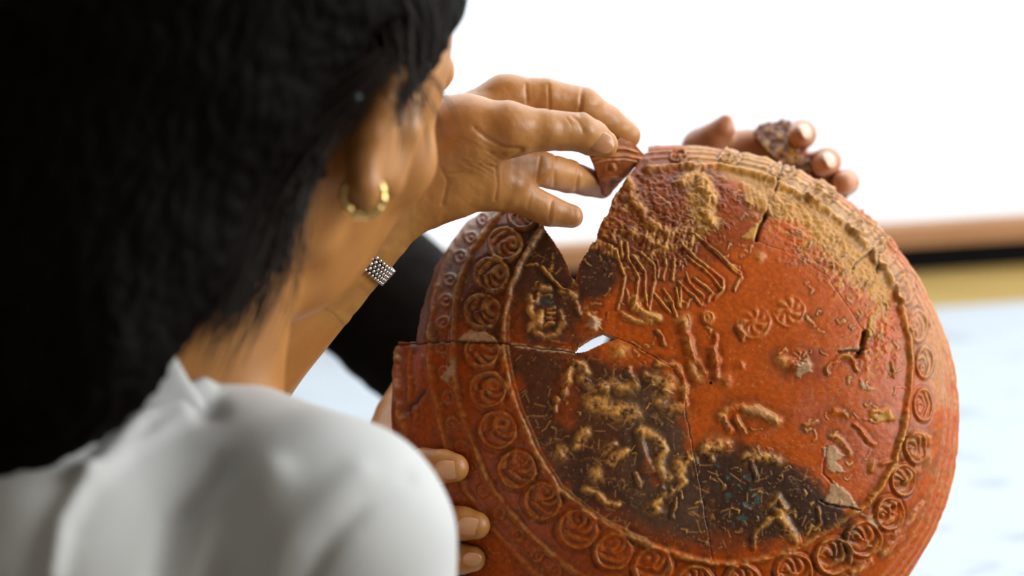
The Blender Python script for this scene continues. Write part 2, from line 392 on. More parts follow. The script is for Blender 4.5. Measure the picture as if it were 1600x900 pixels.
    ridge(o4([(350,530),(430,500),(500,480)]), 5, 1*mm, .8); ridge(o4([(260,430),(330,470),(400,500)]), 7, 1.2*mm, .35)
    ridge(o4([(270,740),(290,790),(330,815),(385,828)]), 6, 1.4*mm, 1.3); ridge(o4([(215,815),(260,840),(320,850),(370,835)]), 4, 1*mm, 1.0)
    ridge(o4([(55,820),(85,850),(75,880)]), 6, 1.2*mm, 1.2)
    ridge(o4([(500,190),(560,160),(620,200),(640,260),(600,330),(640,380)]), 8, 1.3*mm, 1.0)
    for i in range(5): ridge(o4([(780+i*25, 200+i*14), (800+i*26, 290+i*12)]), 4, .8*mm, .6)
    def knob(cx, cy, r, h=1.4, worn=.6, ring=0):
        d = np.hypot(px-cx, py-cy)/r; m = d < 2.5
        H[m] += mm*h*np.exp(-d[m]**2*1.2); Wn[m] = np.maximum(Wn[m], worn*np.exp(-d[m]**2))
        if ring:
            for q in range(1, ring+1):
                e = np.exp(-((d[m]-q*.95)/.3)**2); H[m] += mm*.7*h*e; Wn[m] = np.maximum(Wn[m], .5*e)
    knob(1068, 503, 12, 2, .9); ridge([(1068,515),(1078,560),(1083,590)], 7, 1.3*mm, .45); ridge([(1112,545),(1118,572),(1120,590)], 5, 1.2*mm, .5)
    knob(1105, 497, 8, 1.2, .5, 1); knob(1098, 290, 9, 1.5, .9, 1); knob(1188, 402, 8, 1.1, .8)
    # floral medallion and spiral
    for cx, cy, r in ((1177,503,26),(1232,486,24),(1248,560,14)):
        dx, dy = px-cx, py-cy; q = np.hypot(dx, dy)/r; m = q < 1.25; a = np.arctan2(dy, dx)[m]; qq = q[m]
        pat = (.5+.5*np.cos(7*a+5*qq))*np.exp(-((qq-.62)/.3)**2)*.8+.8*np.exp(-(qq/.22)**2)+.7*np.exp(-((qq-1)/.09)**2)*(np.sin(a*.5+1)**2)
        H[m] += .9*mm*pat; Wn[m] = np.maximum(Wn[m], .5*pat)
    px = px0+wx*11; py = py0+wy*11
    o7 = lambda L: [(850+x/2.25, 500+y/2.25) for x, y in L]
    F7 = [([(75,250),(80,190),(120,158),(150,185)], 7, 1.1), ([(135,205),(160,240),(215,245)], 8, .55), ([(170,290),(230,315),(305,330)], 13, 1.1),
          ([(205,240),(240,225),(270,245),(310,230)], 9, .8), ([(345,385),(392,408),(418,460),(400,512),(432,552)], 7.5, 1.3), ([(520,478),(478,515),(472,545)], 8, 1.3),
          ([(560,460),(600,430),(635,445)], 9, .9), ([(145,395),(118,440)], 7, 1.1), ([(205,465),(250,435)], 5, 1.1), ([(225,500),(285,462)], 6, 1.2), ([(145,590),(190,608),(215,640),(262,645)], 5.5, 1.0),
          ([(488,570),(425,620),(385,655)], 5, 1.2), ([(375,665),(410,675)], 8, 1.2), ([(705,490),(760,478),(820,492)], 8, 1.1), ([(625,345),(655,318),(700,308),(760,325),(815,355)], 7, 1.1),
          ([(640,350),(655,390)], 4, .8), ([(680,345),(700,400)], 4, .6), ([(740,800),(740,745),(790,705),(820,700)], 4, .7), ([(822,672),(850,722),(885,772)], 7, 1.2), ([(795,655),(820,625),(845,660)], 6, .7),
          ([(840,140),(880,165)], 9, .9), ([(400,150),(460,160),(500,230),(490,280)], 4.5, .8), ([(400,290),(440,315),(490,300)], 7, .7), ([(340,400),(350,470),(370,530)], 7, .2),
          ([(40,270),(45,320)], 3, .6), ([(325,540),(335,590)], 3, .7), ([(460,630),(455,700)], 2.5, .7), ([(730,505),(745,560)], 3, .5), ([(400,40),(420,80)], 3, .5), ([(300,170),(320,230)], 5, .6),
          ([(355,195),(385,205),(375,230)], 5, .8), ([(590,125),(600,165)], 4, .5), ([(510,60),(530,130),(560,190)], 5, .5), ([(600,60),(605,150)], 4, .45), ([(690,30),(700,70)], 4, .5)]
    for L, w, wn in F7: ridge(o7(L), w, 1.25*mm, wn)
    for x, y, r, w in ((60,465,12,.9),(55,475,8,.7),(180,545,11,1.0),(430,220,18,1.0),(425,262,10,.6),(265,115,12,1.1),(490,240,9,.7),(610,450,8,.9),(640,435,8,.8),(565,455,9,.8),(605,150,7,.5),(640,215,10,.6),(690,160,7,.5),(545,200,9,.6),(530,505,7,.4),(592,487,6,.4),(420,590,5,.2)):
        knob(850+x/2.25, 500+y/2.25, r, 1.3, w)
    # masked figure on the left
    o3 = lambda L: [(600+x/3, 300+y/3) for x, y in L]
    for L, w, wn in (([(680,490),(690,560),(720,610),(690,640)], 5, .9), ([(740,450),(770,455)], 4, .9), ([(840,480),(880,490)], 6, 1.1), ([(720,660),(760,680),(800,665)], 5, .8), ([(735,560),(735,620)], 5, .8), ([(770,545),(800,540)], 2.5, .8),
                     ([(770,565),(805,562)], 2.5, .8), ([(765,590),(805,585)], 2.5, .7), ([(760,620),(800,610)], 3, .8), ([(690,520),(720,510),(730,480)], 4, .8), ([(830,560),(840,620),(820,650)], 5, .6), ([(900,520),(925,560)], 4, .5), ([(730,355),(790,410),(860,470)], 2, .8),
                     ([(860,830),(900,800),(940,830)], 4, .8), ([(850,880),(870,840)], 5, .7)):
        ridge(o3(L), w, 1.2*mm, wn)
    o8 = lambda L: [(1200+x/2.25, 500+y/2.25) for x, y in L]
    for L, w, wn in (([(210,190),(215,150),(260,130),(305,145),(320,175)], 3, .6), ([(370,325),(410,315),(435,345)], 5, 1.1), ([(225,410),(265,430),(280,470)], 4, 1.1), ([(360,530),(375,500)], 4, .7), ([(400,500),(440,490)], 4, .6),
                     ([(130,370),(165,360)], 4, .8), ([(95,170),(135,160)], 8, .7), ([(430,150),(440,200)], 2, .3), ([(230,320),(260,330)], 5, .4), ([(300,370),(370,440)], 3, .3), ([(175,660),(180,720),(160,740)], 3, .6),
                     ([(340,700),(390,660),(440,640)], 4, .4), ([(500,480),(560,480)], 9, .5), ([(510,400),(560,420)], 7, .45), ([(480,560),(520,520)], 6, .5), ([(440,760),(500,700),(540,640)], 4, .5), ([(400,820),(470,760)], 4, .5), ([(290,890),(360,840)], 3, .7)):
        ridge(o8(L), w, 1.0*mm, wn)
    ridge([(624,538),(619,590),(623,640),(640,700)], 5, 2*mm, .5); ridge([(645,538),(640,600),(650,660)], 3.5, 1.3*mm, .3)
    # small scattered scratches and crumbs of relief
    r2 = np.random.default_rng(11)
    for _ in range(330):
        x, y = r2.uniform(820, 1410), r2.uniform(270, 860); a = r2.uniform(0, 6.28); L = r2.uniform(4, 15)
        if 1080 < x < 1260 and 400 < y < 700 and r2.random() < .75: continue
        ridge([(x, y), (x+L*math.cos(a), y+L*math.sin(a)), (x+L*math.cos(a)+3*math.cos(a+1.3), y+L*math.sin(a)+3*math.sin(a+1.3))], r2.uniform(1.0, 1.9), .35*mm, r2.uniform(.35, .9))
    px, py = px0, py0
    nA = fbm(px, py, 60, 5, 1); nB = fbm(px, py, 14, 5, 2); nC = fbm(px, py, 5, 4, 3)
    calm = soft(px, py, [(1060,430),(1180,390),(1290,450),(1330,560),(1260,700),(1100,690),(1060,560)], 60)
    H *= np.clip(.9+nB*.9, .4, 1.2); H += mm*(.6*nA+(.28*nB+.14*nC)*(1-.7*calm))
    # crumbly encrusted zones
    crust = soft(px, py, [(960,260),(1100,255),(1150,300),(1130,370),(1060,420),(960,420),(935,370)], 14, nB*50)
    crust = np.maximum(crust, soft(px, py, [(1195,250),(1300,300),(1370,370),(1420,470),(1400,560),(1350,560),(1370,480),(1300,430),(1230,400),(1190,330)], 20, nB*60)*.7)
    H += crust*mm*(1.6*nB+1.6*nC)
    # ---------------------------------------------------------------- colours
    orange = np.array([.55, .098, .003]); red = np.array([.35, .062, .005]); deep = np.array([.20, .046, .009])
    brown = np.array([.105, .040, .018]); black = np.array([.042, .024, .016]); ochre = np.array([.56, .28, .055]); pale = np.array([.66, .33, .12]); grey = np.array([.145, .085, .052]); sand = np.array([.62, .38, .20])
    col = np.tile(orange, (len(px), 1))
    def mix(c, m): col[...] = col*(1-m[:, None])+np.asarray(c)*m[:, None]
    w1 = nA*70+nB*40
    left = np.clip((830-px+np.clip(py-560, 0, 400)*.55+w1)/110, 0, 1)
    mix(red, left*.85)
    mix(deep, soft(px, py, [(600,300),(880,300),(900,440),(905,540),(780,540),(640,535),(600,600)], 18, w1)*.75)
    mix(brown, soft(px, py, [(1000,225),(1110,250),(1190,330),(1180,380),(1050,440),(960,440),(905,470),(900,400),(960,280)], 22, w1)*.62)
    mix(red, soft(px, py, [(1120,270),(1190,330),(1160,385),(1090,400)], 18, w1)*.8)
    mix(np.array([.50,.115,.03]), soft(px, py, [(1195,340),(1290,400),(1340,470),(1250,420),(1180,390)], 12, w1)*.8)
    # burnt black zones
    mix(black, soft(px, py, [(805,400),(830,350),(862,352),(892,410),(900,470),(880,490),(840,460),(805,470)], 9, nB*30)*.88)
    mix(black, soft(px, py, [(705,400),(735,395),(800,400),(790,450),(785,525),(700,520),(690,440)], 14, w1)*.55)
    mix(brown, soft(px, py, [(660,430),(690,400),(700,420),(680,520),(650,530)], 8, w1)*.6)
    mix(black, soft(px, py, [(905,395),(925,382),(960,400),(962,440),(945,465),(905,470),(896,440)], 7, nB*14)*.85)
    mix(brown, soft(px, py, [(830,440),(880,470),(905,535),(830,540)], 12, w1)*.7)
    big = soft(px, py, [(795,552),(900,556),(965,560),(1050,585),(1062,640),(1078,700),(1135,700),(1200,715),(1262,745),(1318,800),(1322,820),(1240,850),(1110,862),(990,838),(900,780),(850,720),(812,640)], 11, w1*.5)
    mix(brown, big*.92); mix(grey, big*soft(px, py, [(960,580),(1050,590),(1072,680),(1110,860),(1000,830),(960,700)], 20, w1)*.85)
    mix(black, big*.25); mix(black, soft(px, py, [(1085,710),(1200,725),(1290,775),(1322,810),(1250,850),(1120,815)], 16, w1)*.8)
    mix(black, soft(px, py, [(860,690),(930,700),(980,780),(900,775)], 12, w1)*.45)
    mix(red, soft(px, py, [(880,570),(905,600),(900,660),(870,640)], 9, w1)*.7); mix(red, soft(px, py, [(985,660),(1010,690),(1020,745),(1005,740)], 6, w1)*.7)
    mix(red, soft(px, py, [(930,800),(1010,825),(1110,845),(1240,850),(1100,880),(960,830)], 14, w1)*.55)
    mix(black, soft(px, py, [(1275,850),(1322,822),(1325,885),(1290,895)], 7, w1)*.7)
    mix(np.array([.50,.12,.06]), soft(px, py, [(1235,560),(1275,560),(1290,680),(1370,690),(1380,750),(1310,700),(1245,650)], 12, w1)*.55)
    teal = np.clip((fbm(px, py, 9, 3, 9)-.12)*9, 0, 1)*soft(px, py, [(1120,730),(1180,750),(1200,800),(1150,820)], 12); mix((.06,.14,.13), teal)
    blu = np.clip((fbm(px, py, 12, 3, 5)-.10)*8, 0, 1)*soft(px, py, [(830,440),(880,450),(880,530),(830,530)], 8); mix((.05,.075,.075), blu)
    # ochre deposits
    yel = soft(px, py, [(1070,236),(1160,232),(1225,258),(1300,300),(1380,380),(1405,455),(1385,500),(1345,450),(1290,395),(1235,350),(1185,330),(1150,285),(1105,265)], 9, w1*.45)
    mix(ochre, yel*.92); mix(sand, soft(px, py, [(1070,225),(1215,228),(1330,320),(1470,480),(1490,640),(1460,640),(1420,500),(1360,400),(1300,330),(1200,262),(1080,243)], 8, w1*.3)*.55)
    mix(ochre, soft(px, py, [(1080,280),(1115,275),(1110,320),(1125,345),(1090,370),(1080,330)], 7, w1*.35)*.9)
    spk = np.clip((fbm(px, py, 7, 4, 7)-.02)*7, 0, 1)
    mix(ochre*1.15, spk*soft(px, py, [(1180,330),(1380,400),(1400,600),(1350,590),(1350,500),(1290,430)], 20, w1)*.75)
    mix(ochre, spk*soft(px, py, [(950,280),(1010,330),(1060,390),(1010,410),(960,370)], 12, w1)*.8)
    mix(ochre*.9, spk*soft(px, py, [(1400,480),(1495,520),(1490,760),(1420,850),(1430,640)], 20, w1)*.4)
    mix(pale, spk*soft(px, py, [(1030,590),(1065,590),(1070,650),(1000,650)], 10, w1)*.5)
    mix(pale, np.clip((fbm(px, py, 3.5, 3, 17)-.24)*12, 0, 1)*.5)       # chipped specks
    r5 = np.random.default_rng(21); fine = np.zeros(px.shape)
    for _ in range(260):      # fine pale scratches on the scorched clay
        x, y = r5.uniform(800, 1320), r5.uniform(560, 860); a = r5.uniform(0, 6.28); L = r5.uniform(4, 22); np.maximum(fine, stroke(px, py, [(x, y), (x+L*math.cos(a), y+L*math.sin(a))], .9), out=fine)
    mix(pale, fine*big*.7)
    scr = np.clip(1-abs(fbm(px, py, 22, 4, 23))*45, 0, 1)*np.clip(fbm(px, py, 70, 2, 24)*8, 0, 1); mix(pale, scr*.35)
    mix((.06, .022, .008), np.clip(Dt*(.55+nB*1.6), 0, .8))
    wc = ochre*1.0*(.6+.4*np.clip(1-left, 0, 1))[:, None]+pale*.28
    col[...] = col*(1-np.clip(Wn*.85*(.75+nB*2.2+nC*2.5), 0, .95)[:, None])+wc*np.clip(Wn*.85*(.75+nB*2.2+nC*2.5), 0, .95)[:, None]
    # plaster fills and chips with their own shape
    for poly, c in (([(712,532),(735,516),(760,518),(773,533)], sand*.85), ([(796,536),(850,543),(900,549),(896,553),(850,549),(800,541)], sand), ([(1158,372),(1197,336),(1180,375)], ochre*1.05), ([(1285,700),(1300,697),(1318,712),(1305,722),(1318,738),(1295,738)], sand*.9),
                     ([(1287,785),(1300,752),(1325,770),(1342,795),(1320,790)], sand*.8), ([(1343,592),(1350,600),(1367,609),(1345,610)], sand*.8), ([(1360,650),(1388,640),(1398,655),(1372,660)], ochre*1.1), ([(1150,640),(1185,632),(1215,648),(1212,662),(1180,650)], pale*.9),
                     ([(1345,803),(1375,815),(1370,828)], sand*.8), ([(1308,545),(1352,540),(1345,548),(1310,549)], sand*.7), ([(1358,495),(1372,480),(1366,520),(1352,540)], ochre), ([(925,492),(940,500),(932,518),(915,510)], sand*.85), ([(690,590),(712,560),(712,580),(700,598)], sand*.7), ([(1240,570),(1262,562),(1268,580),(1245,590)], sand*.8)):
        m = soft(px, py, poly, 1.5, nC*6); mix(c, m); H += .5*mm*m
    px = px0+wx*6; py = py0+wy*6
    # cracks and joins
    for L, w, dp in (([(610,541),(712,534),(775,536),(850,545),(900,551)], 1.4, .8), ([(1196,336),(1186,358),(1181,375)], 2.6, 2.6), ([(1223,258),(1221,268),(1214,280),(1212,296)], 1.5, 1.2), ([(1212,296),(1200,318),(1196,336)], 1, .5),
                     ([(1350,520),(1346,545),(1340,556)], 3.6, 2.6), ([(1310,550),(1345,549)], 1.5, 1), ([(1333,420),(1345,405),(1362,392)], 1.5, .9), ([(1371,400),(1372,425)], 1.2, .8), ([(965,528),(1000,545),(1050,575),(1062,592)], 1, .5),
                     ([(1062,592),(1078,680),(1100,790),(1117,900)], .9, .35), ([(1281,782),(1300,790),(1342,797)], 1.4, .8), ([(1290,700),(1285,740),(1300,755)], 1.2, .6), ([(1181,376),(1240,398),(1290,430),(1340,500),(1350,520)], .8, .25), ([(638,640),(650,628),(660,612)], 4, 1.2)):
        s = stroke(px, py, L, w); H -= dp*mm*s; mix((.05, .018, .008), np.clip(s*(dp > .6)*.9, 0, .9))
    return H, np.clip(col, .004, .9)
def ang_mask(a):           # turned mouldings show clean on the right and upper right
    return np.clip((np.cos(a-.15)+.25)*3, 0, 1)

# outline of the vessel: radius (m) by angle in its own plane, a little irregular like the hand-joined pot
def profile(R=.1375, h=.078, n=2.7):
    t = np.linspace(0, 1, 4000); ph = t*math.pi/2
    r = R*np.sin(ph)**(2/n); z = h*np.cos(ph)**(2/n)
    s = np.r_[0, np.cumsum(np.hypot(np.diff(r), np.diff(z)))]; return r, z, s
def vessel_grid(nr, na, inset=0.0):
    r, z, s = profile(); S1 = s[-1]
    q = np.linspace(.004, 1, nr)*S1; rr = np.interp(q, s, r); zz = np.interp(q, s, z)
    a = np.linspace(0, 2*math.pi, na, endpoint=False)
    Rr, Aa = np.meshgrid(rr, a, indexing='ij'); Zz = np.repeat(zz[:, None], na, 1)
    wob = 1+OUT(Aa)*np.clip((Rr/.1375-.3)/.7, 0, 1)
    Rr2 = Rr*wob
    V = BC+(Rr2*np.cos(Aa))[..., None]*BX+(Rr2*np.sin(Aa))[..., None]*BY+Zz[..., None]*BN
    du = np.roll(V, -1, 1)-np.roll(V, 1, 1); dr = np.gradient(V, axis=0)
    N = np.cross(dr, du); N /= np.linalg.norm(N, axis=-1, keepdims=True)
    if inset: V = V-N*inset
    return V.reshape(-1, 3), N.reshape(-1, 3), (Rr/.1375).ravel(), Aa.ravel()
def OUT(a):
    g = lambda c, w: np.exp(-((np.angle(np.exp(1j*(a-c))))/w)**2)
    return .012*g(2.45, .45)+.030*g(3.14, .45)+.010*g(0, .6)-.035*g(1.57, .5)
def grid_faces(nr, na):
    i = np.arange(nr-1)[:, None]*na; j = np.arange(na)[None]; jn = (j+1) % na
    return np.stack([i+j, i+na+j, i+na+jn, i+jn], -1).reshape(-1, 4)
NOTCH = [(820,150),(816,312),(835,341),(848,352),(862,372),(876,392),(886,412),(893,432),(898,437),(903,418),(907,408),(921,384),(930,376),(936,352),(948,334),(961,303),(975,285),(988,266),(1004,243),(1012,236),(1016,150)]
HOLE = [(897,551),(905,540),(925,527),(943,519),(966,528),(940,537),(915,549)]
LEFT = [(560,200),(560,533),(650,534),(655,500),(662,470),(672,440),(684,405),(698,375),(707,352),(705,335),(716,322),(735,316),(760,312),(800,314),(826,326),(850,200)]
TOPR = [(1221,262),(1217,240),(1205,230),(1260,200),(1330,240),(1345,330),(1300,296),(1262,272)]
def cut_mask(px, py):
    w = fbm(px, py, 10, 3, 4)*5
    return inside(px+w, py+w, NOTCH) | inside(px, py, HOLE) | inside(px+w*.6, py+w*.6, LEFT)
def sherd_id(px, py):
    up = inside(px, py, [(560,200),(905,200),(897,437),(905,470),(900,551),(850,545),(775,536),(712,534),(560,541)])
    rt = inside(px, py, [(1223,100),(1223,258),(1212,296),(1196,336),(1181,376),(1240,398),(1290,430),(1340,500),(1346,545),(1335,600),(1290,700),(1300,755),(1342,797),(1385,1100),(1800,1100),(1800,100)])
    lo = inside(px, py, [(560,541),(712,534),(775,536),(850,545),(900,551),(966,528),(1000,545),(1050,575),(1062,592),(1078,680),(1100,790),(1117,900),(1150,1200),(400,1200)])
    return np.where(up, 0, np.where(lo, 1, np.where(rt, 2, 3)))
vessel = empty('relief_vessel', to_world(BC), 'large round orange-red pottery vessel with relief figures, rejoined from sherds, held upright', 'vessel')
NR, NA = 400, 1250
V, N, rho, ang = vessel_grid(NR, NA)
px, py = pix(V)
H, col = relief(px, py, rho, ang)
# lip moulding at the rim
V = V+N*H[:, None]; V_VES = V
Fq = grid_faces(NR, NA)
# inner skin, coarser
THK = .0055
keepv = ~cut_mask(px, py)
fk = keepv[Fq].all(1); Fq = Fq[fk]
fid = sherd_id(px[Fq].mean(1), py[Fq].mean(1))
LABEL = {0: ('sherd', 'dark brown upper left sherd with whorled medallions'), 1: ('sherd', 'lower left section, scorched grey and brown'), 2: ('sherd', 'right section with ochre deposit at the top'), 3: ('sherd', 'bright orange central section with drapery lines')}
for k in range(4):
    f = Fq[fid == k]
    # boundary edges of this sherd -> broken edge walls
    e = np.vstack([f[:, [0, 1]], f[:, [1, 2]], f[:, [2, 3]], f[:, [3, 0]]])
    key = np.sort(e, 1); key = key[:, 0].astype(np.int64)*len(V)+key[:, 1]
    u, inv, cnt = np.unique(key, return_inverse=True, return_counts=True); be = e[cnt[inv] == 1]
    used, inv2 = np.unique(f, return_inverse=True)
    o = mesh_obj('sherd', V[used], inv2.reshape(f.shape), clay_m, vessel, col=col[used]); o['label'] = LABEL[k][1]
    ub, ib = np.unique(be, return_inverse=True); ib = ib.reshape(be.shape); nb = len(ub)
    rg = np.random.default_rng(k)
    W0 = V[ub]; jit = (rg.random((nb, 3))-.5)*.0007
    W1 = V[ub]-N[ub]*THK*.5+jit; W2 = V[ub]-N[ub]*THK
    WV = np.vstack([W0, W1, W2]); WF = np.vstack([np.c_[ib[:, 1], ib[:, 0], ib[:, 0]+nb, ib[:, 1]+nb], np.c_[ib[:, 1]+nb, ib[:, 0]+nb, ib[:, 0]+2*nb, ib[:, 1]+2*nb]])
    ew = mesh_obj('broken_edge', WV, WF, clay_edge_m, vessel, smooth=False)
    ew.parent = o; ew.location = (0, 0, 0); 
Vi, Ni, _, _ = vessel_grid(130, 420, THK); pxi, pyi = pix(Vi+Ni*THK); Fi = grid_faces(130, 420)
Fi = Fi[(~cut_mask(pxi, pyi))[Fi].all(1)][:, ::-1]
used, inv2 = np.unique(Fi, return_inverse=True)
mesh_obj('inner_wall', Vi[used], inv2.reshape(Fi.shape), clay_edge_m, vessel)

# ------------------------------------------------------------------ loose sherds: slabs with relief, outline given at their own place
def slab(name, poly, depth, slope, thick, relief_fn, parent=None, step=.9):
    """outline pulled from picture positions at a depth; slope = depth change per px in x and y; its own thickness"""
    poly = np.array(poly, float); c = poly.mean(0); lo = poly.min(0)-2; hi = poly.max(0)+2
    xs = np.arange(lo[0], hi[0], step); ys = np.arange(lo[1], hi[1], step); X, Y = np.meshgrid(xs, ys, indexing='ij')
    m = inside(X.ravel(), Y.ravel(), [tuple(p) for p in poly]).reshape(X.shape)
    D = depth+slope[0]*(X-c[0])+slope[1]*(Y-c[1])+slope[2]*((X-c[0])**2+(Y-c[1])**2)
    V = np.stack([(X-800)/FPX*D, (450-Y)/FPX*D, -D], -1).reshape(-1, 3)
    H, col = relief_fn(X.ravel(), Y.ravel())
    ny = len(ys); i, j = np.nonzero(m[:-1, :-1] & m[1:, :-1] & m[:-1, 1:] & m[1:, 1:])
    F = np.c_[i*ny+j, i*ny+j+1, (i+1)*ny+j+1, (i+1)*ny+j]
    Nn = vnormals(V, F); Nn[(Nn == 0).all(1)] = (0, 0, 1); V2 = V+Nn*H[:, None]; Vb = V-Nn*thick
    e = np.vstack([F[:, [0, 1]], F[:, [1, 2]], F[:, [2, 3]], F[:, [3, 0]]]); key = np.sort(e, 1); key = key[:, 0]*len(V)+key[:, 1]
    u, inv, cnt = np.unique(key, return_inverse=True, return_counts=True); be = e[cnt[inv] == 1]; n = len(V)
    Fa = np.vstack([F, F[:, ::-1]+n, np.c_[be[:, 1], be[:, 0], be[:, 0]+n, be[:, 1]+n]])
    Va = np.vstack([V2, Vb]); ca = np.vstack([col, np.tile((.42, .15, .05), (n, 1))])
    used, inv2 = np.unique(Fa, return_inverse=True)
    return mesh_obj(name, Va[used], inv2.reshape(Fa.shape), clay_m, parent, col=ca[used])
def rel_a(x, y):
    mm = .001; H = np.zeros(x.shape); nB = fbm(x, y, 8, 4, 2); c = np.tile((.36, .105, .022), (len(x), 1))
    R = [([(922,250),(945,244),(975,243),(1005,249)], 2.4), ([(921,256),(945,250),(975,249),(1003,254)], 1.6), ([(938,281),(955,277),(973,276)], 2), ([(958,232),(975,232),(995,238)], 2)]
    Wn = np.zeros(x.shape)
    for L, w in R: q = stroke(x, y, L, w); H += mm*q; Wn = np.maximum(Wn, q)
    d = np.hypot(x-958, y-262)/4.5; k = np.exp(-d*d); H += 1.6*mm*k-.5*mm*np.exp(-((d-1.7)/.4)**2); Wn = np.maximum(Wn, k)
    pale = soft(x, y, [(940,290),(975,284),(966,300),(948,308)], 3, nB*10)
    H += mm*.4*nB
    c = c*(1-.55*Wn[:, None])+np.array([.52, .22, .06])*.55*Wn[:, None]; c = c*(1-pale[:, None]*.6)+np.array([.5, .22, .09])*pale[:, None]*.6
    return H, c*(1+nB[:, None]*.9)
def rel_b(x, y):
    mm = .001; nB = fbm(x, y, 10, 5, 4); nC = fbm(x, y, 5, 3, 5); H = mm*(3*nB+1.2*nC)
    c = np.tile((.20, .060, .018), (len(x), 1)); o = np.clip((nB+.02)*8, 0, 1)[:, None]*soft(x, y, [(1180,205),(1225,200),(1255,250),(1265,275),(1225,250),(1190,232)], 8, nB*20)[:, None]
    c = c*(1-o)+np.array([.52, .27, .06])*o; return H, c*(1+.8*nC[:, None])
LOOSE = [(922,247),(940,240),(958,224),(968,214),(989,222),(1008,242),(1000,254),(991,264),(981,275),(968,288),(958,299),(949,309),(940,305),(938,293),(934,279),(930,264)]
o = slab('pottery_sherd', LOOSE, 1.288, (.0002, .0002, 2e-6), .0055, rel_a)
tag(o, 'small triangular brown sherd with ridges and one dot, pinched between finger and thumb', 'sherd')
TOPS = [(1176,208),(1181,197),(1198,190),(1215,189),(1222,185),(1235,187),(1240,206),(1251,233),(1265,247),(1272,262),(1290,285),(1330,322),(1300,300),(1262,276),(1225,258),(1204,240),(1190,226)]
o = slab('pottery_sherd', TOPS, 1.372, (.0001, -.0003, 2e-6), .007, rel_b)
tag(o, 'crusty brown and ochre sherd held behind the top right edge of the vessel', 'sherd')

# ------------------------------------------------------------------ people
def head_prims(c, Fw, U, R, s=1.0):
    """skull, face and jaw of one head; c = skull centre; face looks along Fw; R = the person's right"""
    B = np.array([Fw, R, U]); L = lambda f, r, u: c+s*(f*Fw+r*R+u*U)
    p = [('e', c, B, np.array([.097, .074, .098])*s, .008), ('e', L(.035, 0, -.045), B, np.array([.062, .056, .075])*s, .014)]
    p += [('c', L(.004, t*.043, -.076), L(.068, t*.010, -.092), .012*s, .011*s, .008) for t in (-1, 1)]      # jaw
    p += [('c', L(.0, t*.058, -.045), L(.004, t*.043, -.076), .012*s, .010*s, .006) for t in (-1, 1)]
    p += [('c', L(.045, t*.055, -.035), L(.078, t*.034, -.042), .015*s, .013*s, .012) for t in (-1, 1)]      # cheekbones
    p += [('c', L(.083, t*.038, .012), L(.096, t*.008, .01), .010*s, .010*s, .01) for t in (-1, 1)]          # brow
    p += [('c', L(.094, 0, -.002), L(.117, 0, -.036), .007*s, .010*s, .009), ('c', L(.105, -.010, -.040), L(.105, .010, -.040), .008*s, .008*s, .006)]
    p += [('c', L(.099, -.014, -.067), L(.099, .014, -.067), .006*s, .006*s, .004), ('c', L(.097, -.012, -.076), L(.097, .012, -.076), .007*s, .007*s, .004)]
    p += [('c', L(.074, -.006, -.090), L(.074, .006, -.090), .011*s, .011*s, .008)]
    cuts = [('e', L(.102, t*.031, -.008), B, np.array([.014, .015, .010])*s, .006) for t in (-1, 1)]
    eyes = [L(.082, t*.031, -.008) for t in (-1, 1)]
    return p, cuts, eyes
def ball(name, c, r, mat, parent, B=np.eye(3), rad=(1, 1, 1), n=14, m=20):
    th = np.linspace(.02, math.pi-.02, n); ph = np.linspace(0, 2*math.pi, m, endpoint=False)
    V = np.array([[math.sin(t)*math.cos(q)*rad[0], math.sin(t)*math.sin(q)*rad[1], math.cos(t)*rad[2]] for t in th for q in ph])*r
    F = np.array([[i*m+j, (i+1)*m+j, (i+1)*m+(j+1) % m, i*m+(j+1) % m] for i in range(n-1) for j in range(m)])
    return mesh_obj(name, c+V@B, F, mat, parent)
def nail(c, dirn, up, length, width, mat, parent, lift=0.0006):
    """a curved fingernail plate: centre c, pointing along dirn, facing up"""
    d = unit(dirn); u = unit(np.asarray(up)-np.dot(up, d)*d); s = np.cross(d, u)
    nu, nv = 21, 13; V = []
    for i in range(nu):
        t = -1+2*i/(nu-1); 
        for j in range(nv):
            q = -1+2*j/(nv-1); 
            # rounded outline
            w = width*.5*(max(1-abs(t)**2.6, .01))**.5; a = q*.95
            x = t*length*.5
            V.append(c+d*x+s*math.sin(a)*w/.81+u*((math.cos(a)-1)*w*.75-.07*length*t*t+lift))
    V = np.array(V); n = len(V); V = np.vstack([V, V-u*.0007])
    F = [[i*nv+j, (i+1)*nv+j, (i+1)*nv+j+1, i*nv+j+1] for i in range(nu-1) for j in range(nv-1)]
    F = np.array(F); e = np.vstack([F[:, [0, 1]], F[:, [1, 2]], F[:, [2, 3]], F[:, [3, 0]]]); k = np.sort(e, 1); k = k[:, 0]*n+k[:, 1]
    _, inv, cnt = np.unique(k, return_inverse=True, return_counts=True); be = e[cnt[inv] == 1]
    F = np.vstack([F, F[:, ::-1]+n, np.c_[be[:, 1], be[:, 0], be[:, 0]+n, be[:, 1]+n]])
    if True:
        V2 = V; o = mesh_obj('fingernail', V2, F, mat, parent)
    return o
def surf_depth(V, x, y, w=3):
    a, b = pix(V); m = (abs(a-x) < w) & (abs(b-y) < w); return (-V[m, 2]).min()
def join(parts):
    V = []; F = []; n = 0
    for v, f in parts: V.append(v); F.append(f+n); n += len(v)
    return np.vstack(V), np.vstack(F)

